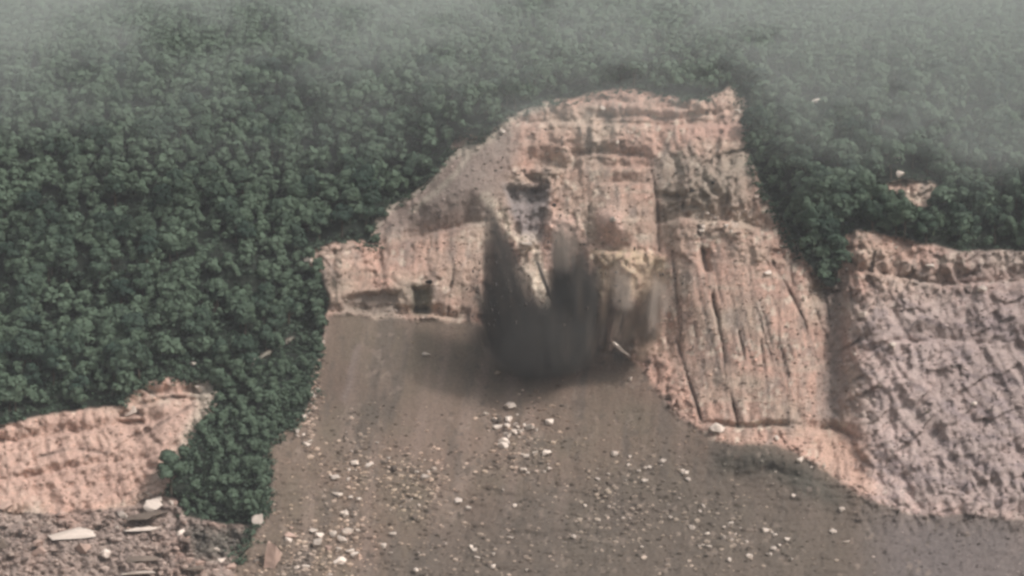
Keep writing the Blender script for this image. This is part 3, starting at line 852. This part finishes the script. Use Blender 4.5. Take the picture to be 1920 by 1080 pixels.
def jet_mat(name, Lg, w, p, q, mx, col, dens, streak, soft, edge):
    m, nt, out = new_mat(name); N = nt.nodes.new; L = nt.links.new
    def mth(op, a_, b_=None, c_=None):
        n = N("ShaderNodeMath"); n.operation = op
        for i_, v in enumerate((a_, b_, c_)):
            if v is None: continue
            if isinstance(v, (int, float)): n.inputs[i_].default_value = v
            else: L(v, n.inputs[i_])
        return n.outputs[0]
    tc = N("ShaderNodeTexCoord"); sp = N("ShaderNodeSeparateXYZ"); L(tc.outputs['Object'], sp.inputs[0])
    t = mth('MINIMUM', mth('MAXIMUM', sp.outputs[2], .001), .999)
    Rt = mth('DIVIDE', mth('MULTIPLY', mth('POWER', t, float(q)), mth('POWER', mth('SUBTRACT', 1.0, t), float(p))), mx)
    rho2 = mth('ADD', mth('MULTIPLY', sp.outputs[0], sp.outputs[0]), mth('MULTIPLY', sp.outputs[1], sp.outputs[1]))
    fall = mth('MAXIMUM', mth('SUBTRACT', 1.0, mth('DIVIDE', rho2, mth('MULTIPLY', Rt, Rt))), 0.0)
    mp = N("ShaderNodeMapping"); mp.inputs['Scale'].default_value = (2.3, 2.3, 1.5 * Lg / w / 4.5); mp.inputs['Location'].default_value = (rnd.uniform(0, 50),) * 3
    L(tc.outputs['Object'], mp.inputs[0])
    nz = N("ShaderNodeTexNoise"); nz.inputs['Scale'].default_value = 1.0; nz.inputs['Detail'].default_value = 6; nz.inputs['Roughness'].default_value = .75
    L(mp.outputs[0], nz.inputs['Vector'])
    st = N("ShaderNodeMapRange"); st.inputs[1].default_value = .42; st.inputs[2].default_value = .58; st.inputs[3].default_value = 1 - streak; st.inputs[4].default_value = 1.0 + .4 * streak
    L(nz.outputs[0], st.inputs[0])
    fall = mth('POWER', fall, edge)
    low = mth('MULTIPLY', mth('MINIMUM', mth('MULTIPLY', mth('SUBTRACT', 1.0, t), 3.0 / soft), 1.0), mth('MINIMUM', mth('MULTIPLY', t, 4.5), 1.0))
    den = mth('MULTIPLY', mth('MULTIPLY', mth('MULTIPLY', fall, st.outputs[0]), low), dens)
    pv = N("ShaderNodeVolumePrincipled"); pv.inputs['Color'].default_value = (*col, 1); pv.inputs['Anisotropy'].default_value = 0.0
    L(den, pv.inputs['Density']); L(pv.outputs[0], out.inputs['Volume'])
    return m
d0 = P(1040, 690).y - 12
plume = link("dust_plume", None)
tag(plume, "dark grey plume of dust and debris bursting from the foot of the cliff", "dust cloud", kind='stuff')
DK = (.14, .134, .124); BR = (.60, .47, .37); PK = (.92, .80, .70)
jet(plume, (984, 704), (912, 352), 104, .95, .35, d0 - 2, DK, .50, soft=.35, edge=1.5, streak=1)
jet(plume, (1018, 690), (944, 440), 70, .8, .4, d0 - 1, DK, .20, soft=.5, streak=1)
jet(plume, (1080, 706), (1062, 404), 100, .5, .45, d0 - 3, DK, .40, soft=1.3, edge=.8)
jet(plume, (1086, 700), (1084, 500), 26, .5, .45, d0 - 4, DK, .5, soft=1.6, edge=.8)
jet(plume, (1116, 694), (1108, 462), 56, .5, .4, d0 - 2, DK, .32, soft=1.6)
jet(plume, (1030, 716), (1012, 540), 240, .6, .5, d0 - 4, DK, .24, soft=1.6, edge=1.1, streak=1)
jet(plume, (1046, 710), (1042, 590), 50, .5, .5, d0 - 6, DK, .28, soft=2, streak=1)
jet(plume, (950, 690), (942, 540), 60, .5, .5, d0 - 5, DK, .20, soft=2, streak=1)
jet(plume, (938, 690), (876, 500), 130, .6, .5, d0 - 4, DK, .12, soft=2.6, streak=1, edge=1.5)
jet(plume, (930, 670), (892, 440), 70, .6, .5, d0 - 2, DK, .08, soft=2.6, streak=1, edge=1.4)
jet(plume, (952, 690), (902, 430), 64, .6, .5, d0 - 3, DK, .10, soft=1.8, streak=1, edge=1.3)
jet(plume, (1205, 690), (1190, 480), 100, .45, .5, d0 - 1, BR, .07, soft=2, edge=.8, streak=1)
jet(plume, (1168, 692), (1160, 530), 96, .5, .5, d0 - 2, DK, .11, soft=2, streak=1)

EX = [875, 890, 905, 915, 930, 950, 975, 1000, 1022, 1045, 1075, 1100, 1122, 1150, 1180, 1210, 1245, 1262]
EY = [590, 500, 440, 374, 440, 480, 530, 560, 460, 415, 404, 440, 500, 478, 466, 462, 500, 580]
for k in range(64):
    ax_ = rnd.uniform(880, 1256); ey = float(np.interp(ax_, EX, EY)); ay_ = ey + 130 * rnd.random() ** 1.6
    bx = 1045 + (ax_ - 1045) * rnd.uniform(.62, .9); by = 694 - .12 * abs(ax_ - 1020) * rnd.random() - rnd.uniform(0, 40)
    tan = ax_ > 1125 and rnd.random() < .75
    kd = ('tan%d' if tan else 'dark%d') % rnd.randrange(3)
    jet(plume, (bx, by), (ax_, ay_), rnd.uniform(12, 40), .6, .4, d0 - rnd.uniform(-2, 10), BR if tan else DK, (.40, .24, .32)[int(kd[-1])] if tan else (.55, .30, .42)[int(kd[-1])], soft=1.6, streak=1, key=kd)

for k in range(22):
    ax_ = rnd.choice((rnd.uniform(1030, 1095), rnd.uniform(1125, 1250), rnd.uniform(1125, 1250))); ey = float(np.interp(ax_, EX, EY)); ay_ = ey + rnd.uniform(-22, 50)
    bx = 1045 + (ax_ - 1045) * rnd.uniform(.86, .98); by = ay_ + rnd.uniform(70, 150)
    jet(plume, (bx, by), (ax_, ay_), rnd.uniform(26, 60), .5, .5, d0 - rnd.uniform(0, 12), PK if k % 3 else BR, (.16, .13, .22)[k % 3], soft=2.2, streak=1, edge=1.3, key='pale%d' % (k % 3))

for k, (x0, y0, x1, y1, w_) in enumerate([(952, 640, 926, 470, 26), (985, 660, 950, 520, 30), (1012, 676, 992, 560, 34), (1064, 690, 1058, 560, 40),
                                          (1108, 680, 1104, 540, 30), (935, 650, 905, 540, 28), (1040, 640, 1036, 540, 22), (1090, 620, 1084, 470, 24)]):
    jet(plume, (x0, y0), (x1, y1), w_, .6, .5, d0 - 18, BR, .02 if x0 < 1030 else .045, soft=2.2, streak=1, edge=1.4, key='veil%d%d' % (k % 3, x0 < 1030))

# chips of stone carried up in the dust
DV, DF, off = [], [], 0
for _ in range(300):
    bx, by, ax_, ay_, wd = rnd.choice([(1000, 700, 913, 360, 34), (1085, 700, 1060, 400, 60), (1200, 680, 1180, 450, 70), (900, 650, 890, 480, 40), (1040, 690, 1020, 440, 110)])
    u = rnd.random() ** .8
    px = bx + (ax_ - bx) * u + rnd.gauss(0, wd * (1.05 - .6 * u)); py = by + (ay_ - by) * u + rnd.gauss(0, 12)
    d = min(P(px, py).y - 3, d0 - rnd.uniform(2, 20)); sz = d / F * (.7 + 1.9 * rnd.random() ** 2.5)
    v = ico * (1 + rng.uniform(-.35, .35, (len(ico), 1))) * sz * np.array([1, 1, rnd.uniform(.8, 1.8)])
    DV.append(v + np.array([(px - 960) / F * d, d, CAMZ + (540 - py) / F * d])); DF.append(icf + off); off += len(v)
me = mesh_np("stone_chips", np.concatenate(DV), np.concatenate(DF), [stone_mat('dusty_stone', (.075, .06, .052))], False)
tag(link("stone_chips", me), "small stone chips thrown up with the dust", "debris", kind='stuff')

# ------------------------------------------------------------------ cloud bank lying against the upper slope
jb, jt = int((520 - gy[0]) / STEP), 6
sl = (slice(jt, jb + 1, 6), slice(0, None, 8))
mx_, my_ = PX[sl], PY[sl]
rise = np.clip((400 + 40 * fbm(mx_ / 260, my_ / 400, 601, 3) + 40 * np.clip((mx_ - 1350) / 350, 0, 1.4) - my_) / 400, 0, 2)
thick = 2.0 + 330 * rise ** 2.0 * (1 + 1.1 * np.clip((mx_ - 1250) / 420, 0, 1.4) + .3 * np.exp(-((mx_ - 800) / 250) ** 2)) * np.clip(1 + 1.1 * fbm(mx_ / 170, my_ / 70, 611, 4, .6), .1, 2.2)
front = np.maximum(blur1(DD, 4, 1)[sl] - thick - 6, 480); back = DD[sl] + 60
def wpt(d): return np.stack([(mx_ - 960) / F * d, d, CAMZ + (540 - my_) / F * d], -1)
ra, ca_ = mx_.shape
Vm = np.concatenate([wpt(front).reshape(-1, 3), wpt(back).reshape(-1, 3)])
I0 = np.arange(ra * ca_).reshape(ra, ca_); I1 = I0 + ra * ca_
qs = [np.stack([I0[1:, :-1], I0[1:, 1:], I0[:-1, 1:], I0[:-1, :-1]], -1).reshape(-1, 4), np.stack([I1[:-1, :-1], I1[:-1, 1:], I1[1:, 1:], I1[1:, :-1]], -1).reshape(-1, 4)]
for a0, a1 in ((I0[0], I1[0]), (I1[-1], I0[-1]), (I1[:, 0], I0[:, 0]), (I0[:, -1], I1[:, -1])):
    qs.append(np.stack([a0[:-1], a0[1:], a1[1:], a1[:-1]], -1))
m, nt, out = new_mat("cloud_mist")
pv = nt.nodes.new("ShaderNodeVolumePrincipled")
pv.inputs['Color'].default_value = (.84, .90, .87, 1); pv.inputs['Density'].default_value = .00140
nt.links.new(pv.outputs[0], out.inputs['Volume'])
me = mesh_np("mist", Vm, np.concatenate(qs), [m])
bm = bmesh.new(); bm.from_mesh(me); bmesh.ops.recalc_face_normals(bm, faces=bm.faces); bm.to_mesh(me); bm.free()
tag(link("mist", me), "grey mist hanging over the upper forest slope", "mist", kind='stuff')

# ------------------------------------------------------------------ haze of the valley
zmax = float(WZ.max()) + 30; ymax = float(WY.max()) + 60; xmax = max(1320.0, float(np.abs(WX).max()) + 40)
bm = bmesh.new(); bmesh.ops.create_cube(bm, size=1)
for v in bm.verts:
    v.co = Vector((v.co.x * 2 * xmax, -420 + (v.co.y + .5) * (ymax + 420), -1 + (v.co.z + .5) * (zmax + 1)))
me = bpy.data.meshes.new("haze"); bm.to_mesh(me); bm.free()
m, nt, out = new_mat("haze_air")
pv = nt.nodes.new("ShaderNodeVolumePrincipled")
pv.inputs['Color'].default_value = (.84, .88, .93, 1); pv.inputs['Density'].default_value = .00010
nt.links.new(pv.outputs[0], out.inputs['Volume'])
me.materials.append(m)
tag(link("haze", me), "pale mountain haze", "haze", kind='stuff')
print("DEPTH", DD[53].min(), DD[53].max(), float(WY.max()), zmax)
